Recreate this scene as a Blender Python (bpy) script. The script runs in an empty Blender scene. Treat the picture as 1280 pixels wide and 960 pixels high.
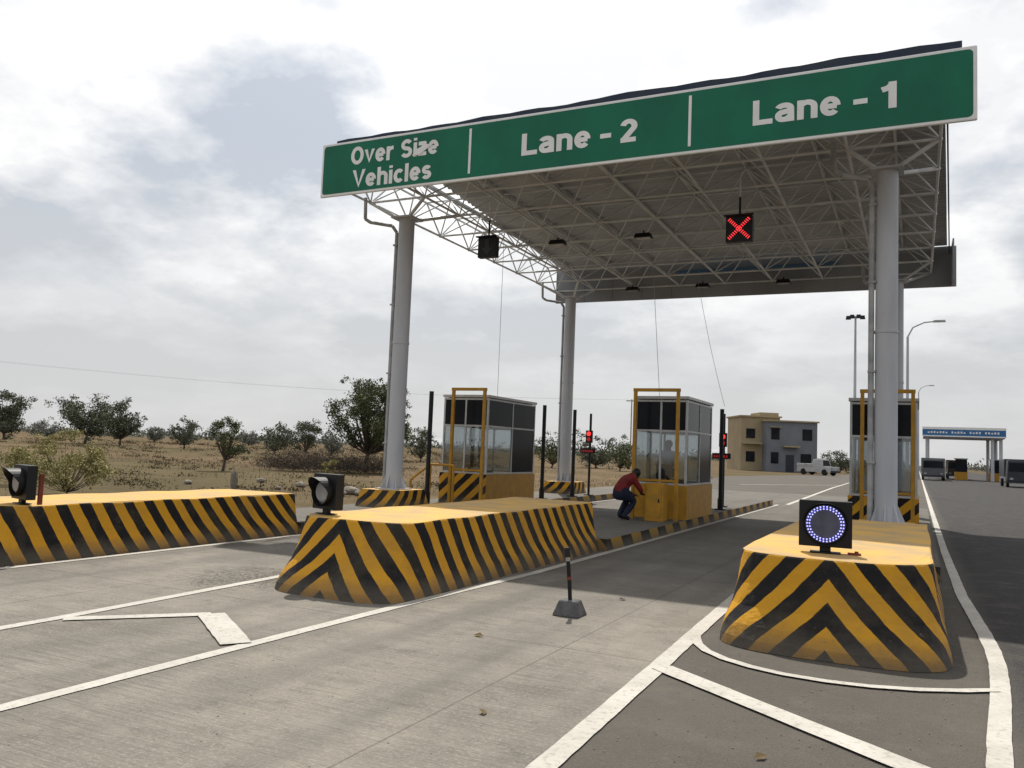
import bpy, bmesh, math, random, os
import numpy as np
from mathutils import Vector, Matrix
S=bpy.context.scene
COL=S.collection
random.seed(4)
S.view_settings.view_transform='Standard'; S.view_settings.look='None'; S.view_settings.exposure=0

# ------------------------------------------------------------------ materials
def lk(nt,a,b): nt.links.new(a,b)
def mat(name,c1,c2=None,scale=4,rough=.8,metal=0,bump=0,bscale=40,detail=5,stretch=None,emit=None,es=1,spec=.3):
    m=bpy.data.materials.new(name);m.use_nodes=True;nt=m.node_tree;b=nt.nodes['Principled BSDF']
    b.inputs['Roughness'].default_value=rough;b.inputs['Metallic'].default_value=metal
    b.inputs['Specular IOR Level'].default_value=spec
    tc=nt.nodes.new('ShaderNodeTexCoord');mp=nt.nodes.new('ShaderNodeMapping');lk(nt,tc.outputs['Object'],mp.inputs[0])
    if stretch: mp.inputs['Scale'].default_value=stretch
    if c2 is None: c2=tuple(x*.8 for x in c1)
    n=nt.nodes.new('ShaderNodeTexNoise');n.inputs['Scale'].default_value=scale;n.inputs['Detail'].default_value=detail
    lk(nt,mp.outputs[0],n.inputs['Vector'])
    r=nt.nodes.new('ShaderNodeValToRGB');r.color_ramp.elements[0].position=.35;r.color_ramp.elements[1].position=.65
    r.color_ramp.elements[0].color=(*c1,1);r.color_ramp.elements[1].color=(*c2,1)
    lk(nt,n.outputs['Fac'],r.inputs[0]);lk(nt,r.outputs[0],b.inputs['Base Color'])
    if bump:
        n2=nt.nodes.new('ShaderNodeTexNoise');n2.inputs['Scale'].default_value=bscale;n2.inputs['Detail'].default_value=4
        lk(nt,mp.outputs[0],n2.inputs['Vector'])
        bp=nt.nodes.new('ShaderNodeBump');bp.inputs['Strength'].default_value=bump;bp.inputs['Distance'].default_value=.02
        lk(nt,n2.outputs['Fac'],bp.inputs['Height']);lk(nt,bp.outputs[0],b.inputs['Normal'])
    if emit:
        b.inputs['Emission Color'].default_value=(*emit,1);b.inputs['Emission Strength'].default_value=es
    return m
def math_n(nt,op,a,b=None,c=None):
    n=nt.nodes.new('ShaderNodeMath');n.operation=op
    for i,x in enumerate((a,b,c)):
        if x is None: continue
        if isinstance(x,(int,float)): n.inputs[i].default_value=x
        else: lk(nt,x,n.inputs[i])
    return n.outputs[0]
def mixc(nt,f,a,b):
    n=nt.nodes.new('ShaderNodeMix');n.data_type='RGBA'
    for s,x in ((0,f),(6,a),(7,b)):
        if isinstance(x,(int,float)): n.inputs[s].default_value=x
        elif isinstance(x,tuple): n.inputs[s].default_value=(*x,1)
        else: lk(nt,x,n.inputs[s])
    return n.outputs[2]
def noise(nt,vec,scale,detail=5,rough=.5):
    n=nt.nodes.new('ShaderNodeTexNoise');n.inputs['Scale'].default_value=scale;n.inputs['Detail'].default_value=detail
    n.inputs['Roughness'].default_value=rough
    if vec is not None: lk(nt,vec,n.inputs['Vector'])
    return n.outputs['Fac']
def ramp(nt,f,a,b):
    n=nt.nodes.new('ShaderNodeMapRange');n.inputs[1].default_value=a;n.inputs[2].default_value=b
    lk(nt,f,n.inputs[0]);return n.outputs[0]
def stripes(name,P=.345,ye=(.58,.285,.018),k=1.0):
    m=bpy.data.materials.new(name);m.use_nodes=True;nt=m.node_tree;b=nt.nodes['Principled BSDF']
    uv=nt.nodes.new('ShaderNodeUVMap');sp=nt.nodes.new('ShaderNodeSeparateXYZ');lk(nt,uv.outputs[0],sp.inputs[0])
    tc=nt.nodes.new('ShaderNodeTexCoord')
    nz=noise(nt,tc.outputs['Object'],7,3)
    a=math_n(nt,'ABSOLUTE',sp.outputs[0])
    s=math_n(nt,'ADD',math_n(nt,'MULTIPLY',a,k),sp.outputs[1])
    s=math_n(nt,'ADD',s,math_n(nt,'MULTIPLY',nz,.028))
    fr=math_n(nt,'FRACT',math_n(nt,'DIVIDE',s,P))
    tri=math_n(nt,'ABSOLUTE',math_n(nt,'SUBTRACT',fr,.5))
    f=ramp(nt,tri,.240,.256)
    c=mixc(nt,f,ye,(.012,.011,.011))
    yv=noise(nt,tc.outputs['Object'],1.4,7,.65)
    c=mixc(nt,math_n(nt,'MULTIPLY',ramp(nt,yv,.48,.76),.48),c,(.15,.115,.07))
    n3=noise(nt,tc.outputs['Object'],16,6,.75)
    wear=math_n(nt,'MULTIPLY',ramp(nt,n3,.63,.70),.55)
    c=mixc(nt,wear,c,(.22,.18,.13))
    low=ramp(nt,math_n(nt,'ADD',sp.outputs[1],math_n(nt,'MULTIPLY',n3,-.14)),.14,-.05)
    c=mixc(nt,math_n(nt,'MULTIPLY',low,.7),c,(.12,.105,.085))
    lk(nt,c,b.inputs['Base Color']);b.inputs['Roughness'].default_value=.7;b.inputs['Specular IOR Level'].default_value=.2
    bp=nt.nodes.new('ShaderNodeBump');bp.inputs['Strength'].default_value=.55;bp.inputs['Distance'].default_value=.03
    lk(nt,noise(nt,tc.outputs['Object'],9,6,.6),bp.inputs['Height']);lk(nt,bp.outputs[0],b.inputs['Normal'])
    return m

M={}
M['stripe']=stripes('hazard_stripe_paint')
M['kerbstripe']=stripes('kerb_stripe_paint',P=1.1,ye=(.38,.22,.035))
M['pedstripe']=stripes('pedestal_stripe_paint',P=.42)
M['ytop']=mat('dusty_yellow_top',(.62,.36,.075),(.42,.29,.14),2.2,bump=.3,detail=8)
M['yellow']=mat('yellow_paint',(.48,.24,.018),(.36,.19,.025),6,.55)
M['black']=mat('black_metal',(.010,.010,.011),None,8,.5)
M['col']=mat('column_grey_paint',(.52,.53,.56),(.39,.40,.42),1.5,.55,bump=.05,stretch=(1,1,.25))
M['truss']=mat('truss_white_paint',(.66,.67,.68),(.52,.53,.53),3,.6)
M['sheet']=mat('roof_sheet_underside',(.48,.49,.50),(.36,.365,.37),.8,.6)
M['blue']=mat('blue_roof_edge',(.012,.022,.05),(.03,.04,.06),2,.5)
M['gutter']=mat('blue_gutter_paint',(.10,.20,.34),None,2,.5)
M['fascia']=mat('grey_fascia_sheet',(.31,.32,.34),(.25,.255,.27),.6,.5)
M['green']=mat('sign_green',(.0,.145,.078),(.0,.115,.064),1.2,.45)
M['white']=mat('white_paint',(.80,.80,.79),(.72,.72,.71),3,.5)
M['glassd']=mat('tinted_glass',(.010,.011,.014),(.020,.022,.026),.7,.12,spec=.055)
M['alu']=mat('aluminium_frame',(.50,.50,.49),None,4,.4)
M['pipe']=mat('conduit_pipe',(.42,.42,.42),(.28,.28,.28),4,.6)
M['stone']=mat('stone',(.26,.23,.19),(.18,.16,.13),6,.9,bump=.5)
M['bark']=mat('bark',(.10,.075,.055),(.06,.045,.035),8,.9,bump=.5)
M['leaf']=mat('leaf_olive',(.050,.066,.024),(.105,.115,.045),1.4,.7)
M['leaff']=mat('leaf_far',(.078,.088,.055),(.12,.128,.082),.6,.8)  # paler leaf colour with distance haze painted in
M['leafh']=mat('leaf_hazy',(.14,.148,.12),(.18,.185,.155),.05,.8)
M['leafdry']=mat('leaf_dry',(.21,.20,.075),(.33,.29,.12),3,.8)
M['scrub']=mat('scrub_brown',(.068,.060,.032),(.135,.10,.06),.25,.9,spec=.0)
M['straw']=mat('dry_grass_blades',(.17,.125,.068),(.11,.085,.045),.3,.9,spec=.0)
M['brush']=mat('thorn_brush',(.05,.038,.028),(.11,.085,.06),2,.9)
M['red']=mat('red_cloth',(.20,.014,.014),(.11,.009,.009),8,.85)
M['navy']=mat('navy_cloth',(.010,.014,.035),None,8,.8)
M['shirt']=mat('pale_cloth',(.45,.45,.45),None,8,.8)
M['skin']=mat('brown_skin',(.15,.08,.05),(.12,.065,.04),8,.55)
M['hair']=mat('black_hair',(.01,.009,.008),None,20,.5)
M['redled']=mat('red_led',(.5,.02,.02),None,3,emit=(1,.05,.06),es=1.2)
M['reddim']=mat('red_display_dim',(.3,.02,.02),None,3,emit=(1,.05,.04),es=.25)
M['redglow']=mat('red_signal_lens',(.6,.02,.02),None,3,emit=(1,.03,.03),es=2.2)
M['blueled']=mat('blue_led',(.2,.2,.7),None,3,emit=(.36,.36,1),es=2.2)
M['lens']=mat('grey_lens',(.22,.225,.23),(.36,.365,.37),6,.25,spec=.6)
M['lensb']=mat('smoky_blue_lens',(.055,.06,.095),(.09,.095,.14),9,.3,spec=.5)
M['rubber']=mat('tyre_rubber',(.015,.015,.015),None,5,.8)
M['vwhite']=mat('vehicle_grey',(.09,.095,.105),None,2,.35)
M['vpale']=mat('vehicle_white',(.40,.40,.40),None,2,.35)
M['vdark']=mat('vehicle_dark',(.03,.035,.045),None,2,.35)
M['vbrown']=mat('vehicle_brown',(.07,.05,.04),None,2,.5)
M['beige']=mat('beige_plaster',(.36,.29,.18),(.30,.245,.155),.5,.85)
M['greyp']=mat('grey_plaster',(.18,.19,.21),(.145,.155,.175),.5,.85)
M['orange']=mat('rusty_red',(.22,.045,.025),(.13,.03,.02),9,.7)
M['band']=mat('faded_white_band',(.34,.33,.31),None,9,.7)
M['concrete_block']=mat('concrete_block',(.13,.13,.13),(.08,.08,.08),9,.9,bump=.5)
M['floor']=mat('booth_interior',(.12,.115,.11),None,3,.8)
M['rubble']=mat('rubble_crumbs',(.12,.105,.09),(.24,.21,.18),30,.95)
g=bpy.data.materials.new('clear_glass');g.use_nodes=True;nt=g.node_tree;nt.nodes.clear()
o_=nt.nodes.new('ShaderNodeOutputMaterial');mx=nt.nodes.new('ShaderNodeMixShader');t=nt.nodes.new('ShaderNodeBsdfTransparent');t.inputs[0].default_value=(.72,.75,.76,1)
gl=nt.nodes.new('ShaderNodeBsdfGlossy');gl.inputs['Roughness'].default_value=.05;gl.inputs[0].default_value=(.8,.8,.8,1)
mx.inputs[0].default_value=.12;lk(nt,t.outputs[0],mx.inputs[1]);lk(nt,gl.outputs[0],mx.inputs[2]);lk(nt,mx.outputs[0],o_.inputs[0]);M['glass']=g

def marking():
    m=bpy.data.materials.new('worn_road_marking');m.use_nodes=True;nt=m.node_tree;b=nt.nodes['Principled BSDF']
    tc=nt.nodes.new('ShaderNodeTexCoord');P=tc.outputs['Object']
    c=mixc(nt,ramp(nt,noise(nt,P,1.5,6,.65),.3,.7),(.52,.49,.435),(.36,.335,.29))
    c=mixc(nt,math_n(nt,'MULTIPLY',ramp(nt,noise(nt,P,24,6,.75),.53,.65),.75),c,(.24,.215,.18))
    lk(nt,c,b.inputs['Base Color']);b.inputs['Roughness'].default_value=.8
    return m
M['road_white']=marking()
def concrete():
    m=bpy.data.materials.new('broomed_concrete');m.use_nodes=True;nt=m.node_tree;b=nt.nodes['Principled BSDF']
    tc=nt.nodes.new('ShaderNodeTexCoord');P=tc.outputs['Object'];sp=nt.nodes.new('ShaderNodeSeparateXYZ');lk(nt,P,sp.inputs[0])
    c=mixc(nt,ramp(nt,noise(nt,P,.7,8,.7),.36,.64),(.262,.238,.198),(.165,.148,.124))
    c=mixc(nt,math_n(nt,'MULTIPLY',ramp(nt,noise(nt,P,3.5,8,.78),.5,.68),.65),c,(.112,.099,.083))
    c=mixc(nt,math_n(nt,'MULTIPLY',ramp(nt,noise(nt,P,38,5,.75),.5,.66),.6),c,(.33,.305,.265))
    mp=nt.nodes.new('ShaderNodeMapping');mp.inputs['Scale'].default_value=(1.5,38,1);lk(nt,P,mp.inputs[0])
    gr=noise(nt,mp.outputs[0],1,3,.7)
    patch=ramp(nt,noise(nt,P,.45,4),.35,.65)
    c=mixc(nt,math_n(nt,'MULTIPLY',ramp(nt,gr,.47,.70),math_n(nt,'ADD',math_n(nt,'MULTIPLY',patch,.42),.18)),c,(.09,.08,.068))
    mp2=nt.nodes.new('ShaderNodeMapping');mp2.inputs['Scale'].default_value=(1.6,.06,1);lk(nt,P,mp2.inputs[0])
    wp=noise(nt,mp2.outputs[0],1,3)
    c=mixc(nt,math_n(nt,'MULTIPLY',ramp(nt,wp,.48,.68),.5),c,(.11,.10,.088))
    vo=nt.nodes.new('ShaderNodeVectorMath');vo.operation='DISTANCE';lk(nt,P,vo.inputs[0]);vo.inputs[1].default_value=(-6.95,7.5,0)
    pm=ramp(nt,math_n(nt,'ADD',vo.outputs['Value'],math_n(nt,'MULTIPLY',noise(nt,P,2.5,6,.7),1.6)),1.60,1.30)
    c=mixc(nt,math_n(nt,'MULTIPLY',math_n(nt,'MULTIPLY',pm,ramp(nt,noise(nt,P,14,5,.8),.42,.56)),.75),c,(.07,.062,.052))
    oil_shade=math_n(nt,'MULTIPLY',ramp(nt,math_n(nt,'ADD',sp.outputs[1],math_n(nt,'MULTIPLY',noise(nt,P,.6,5),3)),9.5,14),.55)  # canopy shade painted into the concrete colour, along with oil staining of the lanes
    c=mixc(nt,oil_shade,c,(.080,.075,.068))
    for ax,per,off,wd in ((1,4.5,1.3,.0013),(0,4.9,0.15,.001)):
        fr=math_n(nt,'FRACT',math_n(nt,'DIVIDE',math_n(nt,'ADD',sp.outputs[ax],off+98),per))
        d=math_n(nt,'ABSOLUTE',math_n(nt,'SUBTRACT',fr,.5))
        c=mixc(nt,math_n(nt,'MULTIPLY',ramp(nt,d,wd*2,wd),.5),c,(.07,.06,.05))
    lk(nt,c,b.inputs['Base Color']);b.inputs['Roughness'].default_value=.85;b.inputs['Specular IOR Level'].default_value=.15
    bp=nt.nodes.new('ShaderNodeBump');bp.inputs['Strength'].default_value=.8;bp.inputs['Distance'].default_value=.012
    lk(nt,math_n(nt,'ADD',gr,noise(nt,P,60,3)),bp.inputs['Height']);lk(nt,bp.outputs[0],b.inputs['Normal'])
    return m
def asphalt():
    m=bpy.data.materials.new('asphalt');m.use_nodes=True;nt=m.node_tree;b=nt.nodes['Principled BSDF']
    tc=nt.nodes.new('ShaderNodeTexCoord');P=tc.outputs['Object'];sp=nt.nodes.new('ShaderNodeSeparateXYZ');lk(nt,P,sp.inputs[0])
    c=mixc(nt,ramp(nt,noise(nt,P,.5,7,.6),.3,.7),(.078,.070,.060),(.107,.096,.081))
    dark=ramp(nt,sp.outputs[0],.45,.75)  # shadow over the right-hand road, painted in as darker asphalt
    c=mixc(nt,math_n(nt,'MULTIPLY',dark,.85),c,(.026,.026,.028))
    c=mixc(nt,math_n(nt,'MULTIPLY',ramp(nt,noise(nt,P,75,4,.8),.5,.66),.5),c,(.15,.135,.115))
    c=mixc(nt,math_n(nt,'MULTIPLY',ramp(nt,noise(nt,P,2.3,7,.75),.50,.74),.5),c,(.15,.132,.105))
    lk(nt,c,b.inputs['Base Color']);b.inputs['Roughness'].default_value=.85;b.inputs['Specular IOR Level'].default_value=.12
    bp=nt.nodes.new('ShaderNodeBump');bp.inputs['Strength'].default_value=.8;bp.inputs['Distance'].default_value=.012
    lk(nt,noise(nt,P,90,3),bp.inputs['Height']);lk(nt,bp.outputs[0],b.inputs['Normal'])
    return m
def dirt():
    m=bpy.data.materials.new('dry_soil');m.use_nodes=True;nt=m.node_tree;b=nt.nodes['Principled BSDF']
    tc=nt.nodes.new('ShaderNodeTexCoord');P=tc.outputs['Object']
    mp=nt.nodes.new('ShaderNodeMapping');mp.inputs['Rotation'].default_value=(0,0,.45);mp.inputs['Scale'].default_value=(1,2.2,1);lk(nt,P,mp.inputs[0]);Q=mp.outputs[0]
    c=mixc(nt,ramp(nt,noise(nt,Q,.06,8,.6),.38,.62),(.175,.130,.083),(.118,.089,.058))
    c=mixc(nt,math_n(nt,'MULTIPLY',ramp(nt,noise(nt,Q,.35,9,.72),.48,.64),.7),c,(.075,.059,.038))
    c=mixc(nt,math_n(nt,'MULTIPLY',ramp(nt,noise(nt,Q,.018,6,.6),.48,.58),.5),c,(.085,.080,.045))
    c=mixc(nt,math_n(nt,'MULTIPLY',ramp(nt,noise(nt,P,5,6,.7),.55,.72),.35),c,(.22,.17,.115))
    lk(nt,c,b.inputs['Base Color']);b.inputs['Roughness'].default_value=1;b.inputs['Specular IOR Level'].default_value=0
    bp=nt.nodes.new('ShaderNodeBump');bp.inputs['Strength'].default_value=.8;bp.inputs['Distance'].default_value=.05
    lk(nt,noise(nt,P,8,5),bp.inputs['Height']);lk(nt,bp.outputs[0],b.inputs['Normal'])
    return m
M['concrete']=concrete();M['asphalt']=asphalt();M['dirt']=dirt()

# ------------------------------------------------------------------ mesh builder
class MB:
    def __init__(s): s.v=[];s.f=[];s.m=[];s.uv=None
    def add(s,vs,fs,mi=0):
        o=len(s.v);s.v+= [tuple(x) for x in vs];s.f+=[tuple(i+o for i in f) for f in fs];s.m+=[mi]*len(fs)
    def box(s,x0,x1,y0,y1,z0,z1,mi=0,top=0):
        vs=[(x0,y0,z0),(x1,y0,z0),(x1,y1,z0),(x0,y1,z0),(x0+top,y0+top,z1),(x1-top,y0+top,z1),(x1-top,y1-top,z1),(x0+top,y1-top,z1)]
        s.add(vs,[(0,3,2,1),(4,5,6,7),(0,1,5,4),(1,2,6,5),(2,3,7,6),(3,0,4,7)],mi)
    def cyl(s,p,q,r0,r1=None,n=10,mi=0,cap=True):
        r1=r0 if r1 is None else r1
        p=Vector(p);q=Vector(q);d=(q-p).normalized()
        a=d.orthogonal().normalized();b=d.cross(a)
        vs=[];
        for c,r in ((p,r0),(q,r1)):
            for i in range(n):
                t=2*math.pi*i/n;vs.append(c+a*(r*math.cos(t))+b*(r*math.sin(t)))
        fs=[(i,(i+1)%n,n+(i+1)%n,n+i) for i in range(n)]
        if cap: fs+=[tuple(range(n-1,-1,-1)),tuple(range(n,2*n))]
        s.add(vs,fs,mi)
    def path(s,pts,r,n=8,mi=0):
        for a,b in zip(pts[:-1],pts[1:]): s.cyl(a,b,r,r,n,mi)
    def ball(s,c,rx,ry=None,rz=None,n=10,mi=0):
        ry=ry or rx;rz=rz or rx;vs=[];fs=[]
        for j in range(1,n):
            ph=math.pi*j/n
            for i in range(n*2):
                t=math.pi*i/n
                vs.append((c[0]+rx*math.sin(ph)*math.cos(t),c[1]+ry*math.sin(ph)*math.sin(t),c[2]+rz*math.cos(ph)))
        w=n*2
        for j in range(n-2):
            for i in range(w): fs.append((j*w+i,(j+1)*w+i,(j+1)*w+(i+1)%w,j*w+(i+1)%w))
        vs+=[(c[0],c[1],c[2]+rz),(c[0],c[1],c[2]-rz)];T=len(vs)-2;B=T+1
        for i in range(w): fs.append((T,i,(i+1)%w));fs.append((B,(n-2)*w+(i+1)%w,(n-2)*w+i))
        s.add(vs,fs,mi)
    def obj(s,name,mats,parent=None,smooth=False,bevel=0,**kw):
        me=bpy.data.meshes.new(name);me.from_pydata(s.v,[],s.f)
        for m in mats: me.materials.append(M[m] if isinstance(m,str) else m)
        me.polygons.foreach_set('material_index',s.m)
        if smooth: me.polygons.foreach_set('use_smooth',[True]*len(s.f))
        me.update()
        if s.uv:
            ul=me.uv_layers.new(name='UVMap')
            for l in me.loops: ul.data[l.index].uv=s.uv[l.vertex_index]
        o=bpy.data.objects.new(name,me);COL.objects.link(o)
        if bevel:
            b=o.modifiers.new('b','BEVEL');b.width=bevel;b.segments=2;b.limit_method='ANGLE'
        if smooth:
            e=o.modifiers.new('e','EDGE_SPLIT');e.split_angle=math.radians(40)
        if parent: par(o,parent)
        for k,x in kw.items(): o[k]=x
        return o
def par(o,p):
    o.parent=p;o.matrix_parent_inverse=Matrix.Translation(-Vector(p.location))
def thing(name,loc,label,category,group=None):
    e=bpy.data.objects.new(name,None);e.location=loc;e.empty_display_size=.3;COL.objects.link(e)
    e['label']=label;e['category']=category
    if group:e['group']=group
    return e
def subpar(o,p):
    o.parent=p;o.matrix_parent_inverse=Matrix.Identity(4)

# ------------------------------------------------------------------ ground
def sheet(name,pts,z,m,kind='structure'):
    mb=MB();mb.add([(x,y,z) for x,y in pts],[tuple(range(len(pts)))])
    return mb.obj(name,[m],kind=kind)
sheet('ground',[(-2500,-300),(2500,-300),(2500,4000),(-2500,4000)],-.014,'dirt')
sheet('road',[(-1.78,-12),(16,-12),(16,900),(-1.78,900)],-.004,'asphalt')
sheet('side_road',[(-13,42),(-1.78,42),(-1.78,900),(-6.5,900),(-6.5,130),(-15,75)],-.008,'asphalt')
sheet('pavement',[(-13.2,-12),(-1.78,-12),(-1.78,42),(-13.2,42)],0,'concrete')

def ribbon(name,pts,w,z=.006):
    P=[];
    for a,b in zip(pts[:-1],pts[1:]):
        L=math.hypot(b[0]-a[0],b[1]-a[1]);k=max(1,min(60,int(L/.12)))
        for i in range(k): t=i/k;P.append(Vector((a[0]+(b[0]-a[0])*t,a[1]+(b[1]-a[1])*t,0)))
    P.append(Vector((*pts[-1],0)))
    mb=MB();n=len(P)
    for i,p in enumerate(P):
        d=((P[min(i+1,n-1)]-P[max(i-1,0)]).normalized());nn=Vector((-d.y,d.x,0))
        a=w/2+random.uniform(-.003,.003);b=w/2+random.uniform(-.003,.003)
        mb.v+= [(p.x+nn.x*a,p.y+nn.y*a,z),(p.x-nn.x*b,p.y-nn.y*b,z)]
    for i in range(n-1): mb.f.append((2*i,2*i+1,2*i+3,2*i+2));mb.m.append(0)
    return mb.obj(name,['road_white'],kind='structure')
ribbon('lane_marking',[(-4.72,-6),(-4.72,3),(-4.60,7.6),(-4.48,10),(-4.46,31)],.12)
ribbon('lane_marking',[(-6.58,-6),(-6.6,5),(-6.72,8),(-6.75,14)],.12)
ribbon('lane_marking',[(-6.52,4.85),(-5.72,5.72)],.14,.010)
ribbon('lane_marking',[(-5.72,5.72),(-4.74,5.02)],.24,.014)
ribbon('lane_marking',[(-1.70,-6),(-1.70,4),(-1.76,6.3),(-1.82,8),(-1.88,10),(-1.86,31)],.14)
cv=[(-1.80,7.7),(-1.76,7.5),(-1.68,7.25),(-1.56,7.04),(-1.38,6.86),(-1.15,6.72),(-.89,6.64),(-.6,6.62),(-.3,6.66),(0,6.77),(.3,6.94),(.52,7.10)]
ribbon('lane_marking',cv,.085,.010)
ribbon('lane_marking',[(-1.73,6.3),(0.0,5.02),(.38,4.75)],.19,.010)
ribbon('lane_marking',[(.35,-6),(.40,5.3),(.45,6.0),(.51,6.7),(.56,7.4),(.59,8.0),(.60,8.6),(.585,9.4),(.50,12),(.46,17.8),(.44,66),(.42,300)],.13,.006)
ribbon('lane_marking',[(-4.2,31.5),(-4.7,55),(-5,90)],.15)
ribbon('lane_marking',[(-9.4,-6),(-9.4,7),(-9.4,31)],.12)
ribbon('lane_marking',[(-9.7,52),(-4.9,62)],.2)

# ------------------------------------------------------------------ islands
def island(cx,ny,ey,label,W,ky=31,hw=.97,kx=None,H=.78):
    NL=.62;kx=cx if kx is None else kx
    T=thing('traffic_island',(cx,ny,0),label,'traffic island','striped traffic islands between the toll lanes')
    lv=[(0,0,0),(.08,.008,.02),(.18,.03,.07),(.32,.075,.17),(.50,.105,.25),(H,.13,.33)]
    def outline(si,fi):
        w=W-si;pts=[];y0=ny+fi+NL
        ys=np.linspace(ey,y0,24)
        for y in ys: pts.append((cx+w+.008*math.sin(y*1.9),y))
        K=20
        for k in range(1,K):
            t=math.pi*k/K;c_,s_=math.cos(t),math.sin(t);e=.62
            pts.append((cx+w*math.copysign(abs(c_)**e,c_),y0-NL*abs(s_)**e))
        for y in ys[::-1]: pts.append((cx-w,y))
        return pts
    base=outline(.05,.12);n=len(base)
    s=[0];
    for a,b in zip(base[:-1],base[1:]): s.append(s[-1]+math.hypot(b[0]-a[0],b[1]-a[1]))
    mid=s[-1]/2
    mb=MB();mb.uv=[];vl=0;pz=None
    for (z,si,fi) in lv:
        if pz: vl+=math.hypot(z-pz[0],fi-pz[2])*.85
        pz=(z,si,fi)
        for i,(x,y) in enumerate(outline(si,fi)):
            mb.v.append((x,y,z+.006*math.sin(5*y+3*x)*(1 if z>.1 else 0)));mb.uv.append((s[i]-mid,vl))
    L=len(lv)
    for l in range(L-1):
        for i in range(n-1):
            a=l*n+i;mb.f.append((a+1,a,a+n,a+n+1));mb.m.append(0)
    for l in range(L-1):
        a=l*n;b=l*n+n-1;mb.f.append((a,b,b+n,a+n));mb.m.append(0)
    mb.f.append(tuple(range((L-1)*n,L*n))[::-1]);mb.m.append(1)
    mb.obj('crash_barrier',['stripe','ytop'],T,bevel=.02)
    mk=MB();mk.uv=[]
    def strip(p,q,z0,z1):
        o=len(mk.v);d=math.hypot(q[0]-p[0],q[1]-p[1])
        mk.v+=[(p[0],p[1],z0),(q[0],q[1],z0),(q[0],q[1],z1),(p[0],p[1],z1)]
        mk.uv+=[(100,0),(100+d,0),(100+d,.2),(100,.2)];mk.f.append((o,o+1,o+2,o+3));mk.m.append(0)
    y0=ey+.004;y1=ky
    c=[(kx+hw,y0),(kx+hw,y1-.7),(kx+hw*.5,y1),(kx-hw*.5,y1),(kx-hw,y1-.7),(kx-hw,y0)]
    for i in range(6): strip(c[i],c[(i+1)%6],0,.2)
    o=len(mk.v);mk.v+=[(x,y,.2) for x,y in c];mk.uv+=[(0,0)]*6;mk.f.append(tuple(range(o,o+6)));mk.m.append(1)
    mk.obj('kerb',['kerbstripe','concrete'],T)
    return T
island(-.67,7.28,13.2,'black and yellow chevron island carrying a blue-lit lamp',.93,kx=-.68)
island(-5.50,6.95,13.0,'long black and yellow chevron island between two concrete lanes',.84,kx=-5.5)
island(-10.4,5.9,11.4,'black and yellow striped island beside the dirt verge',.88,kx=-10.45,H=.68)

# ------------------------------------------------------------------ nose lamps
def nose_lamp(x,y,z,yaw,ring,label,sc=1):
    T=thing('warning_lamp',(x,y,z),label,'warning lamp','round lamps on the island noses')
    R=Matrix.Translation((x,y,z))@Matrix.Rotation(yaw,4,'Z')@Matrix.Scale(sc,4)
    def fin(mb,name,mats,**k):
        mb.v=[tuple(R@Vector(v)) for v in mb.v];return mb.obj(name,mats,T,**k)
    m=MB();m.box(-.24,.24,.0,.12,.06,.50);m.box(-.05,.05,.02,.08,.012,.06);m.box(-.14,.14,-.02,.12,0,.012)
    fin(m,'housing',['black'],bevel=.012)
    rr=.20 if ring else .18;dp=.05 if ring else .20
    m=MB();n=28
    for i in range(n):
        t0=2*math.pi*i/n;t1=2*math.pi*(i+1)/n
        for r0 in (rr,rr-.012):
            m.add([(r0*math.cos(t0),-.002,.28+r0*math.sin(t0)),(r0*math.cos(t1),-.002,.28+r0*math.sin(t1)),(r0*math.cos(t1),-dp*(.35+.65*max(0,math.sin(t1))),.28+r0*math.sin(t1)),(r0*math.cos(t0),-dp*(.35+.65*max(0,math.sin(t0))),.28+r0*math.sin(t0))],[(0,1,2,3)])
    fin(m,'hood',['black'])
    if not ring:
        m=MB();m.cyl((0,-.003,.28),(0,-.045,.28),rr-.014,.12,24);fin(m,'lens',['lens'],smooth=True)
    else:
        m=MB();m.cyl((0,-.002,.28),(0,-.02,.28),.187,.18,28);fin(m,'lens',['lensb'])
        m=MB()
        for r,k in ((.165,34),(.143,30)):
            for i in range(k):
                t=2*math.pi*i/k;m.ball((r*math.cos(t),-.024,.28+r*math.sin(t)),.0075,n=4)
        fin(m,'led_ring',['blueled'])
        m=MB();m.box(.20,.32,0.02,.08,.0,.018);m.cyl((.28,.05,.018),(.28,.05,.035),.018,.018,8)
        fin(m,'bracket',['orange'])
nose_lamp(-.74,8.0,.785,math.radians(4),True,'black square lamp with a glowing blue ring of lights',.93)
nose_lamp(-6.00,7.58,.785,math.radians(-16),False,'black hooded lamp with unlit grey lens on island nose',.90)
nose_lamp(-9.90,6.62,.685,math.radians(-14),False,'black hooded lamp with unlit lens above striped island',.95)
m=MB();m.box(-9.66,-9.63,6.7,6.75,.685,1.06);o=m.obj('marker_post',['orange']);o['label']='short dark red marker post on the striped island';o['category']='marker post'

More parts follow.
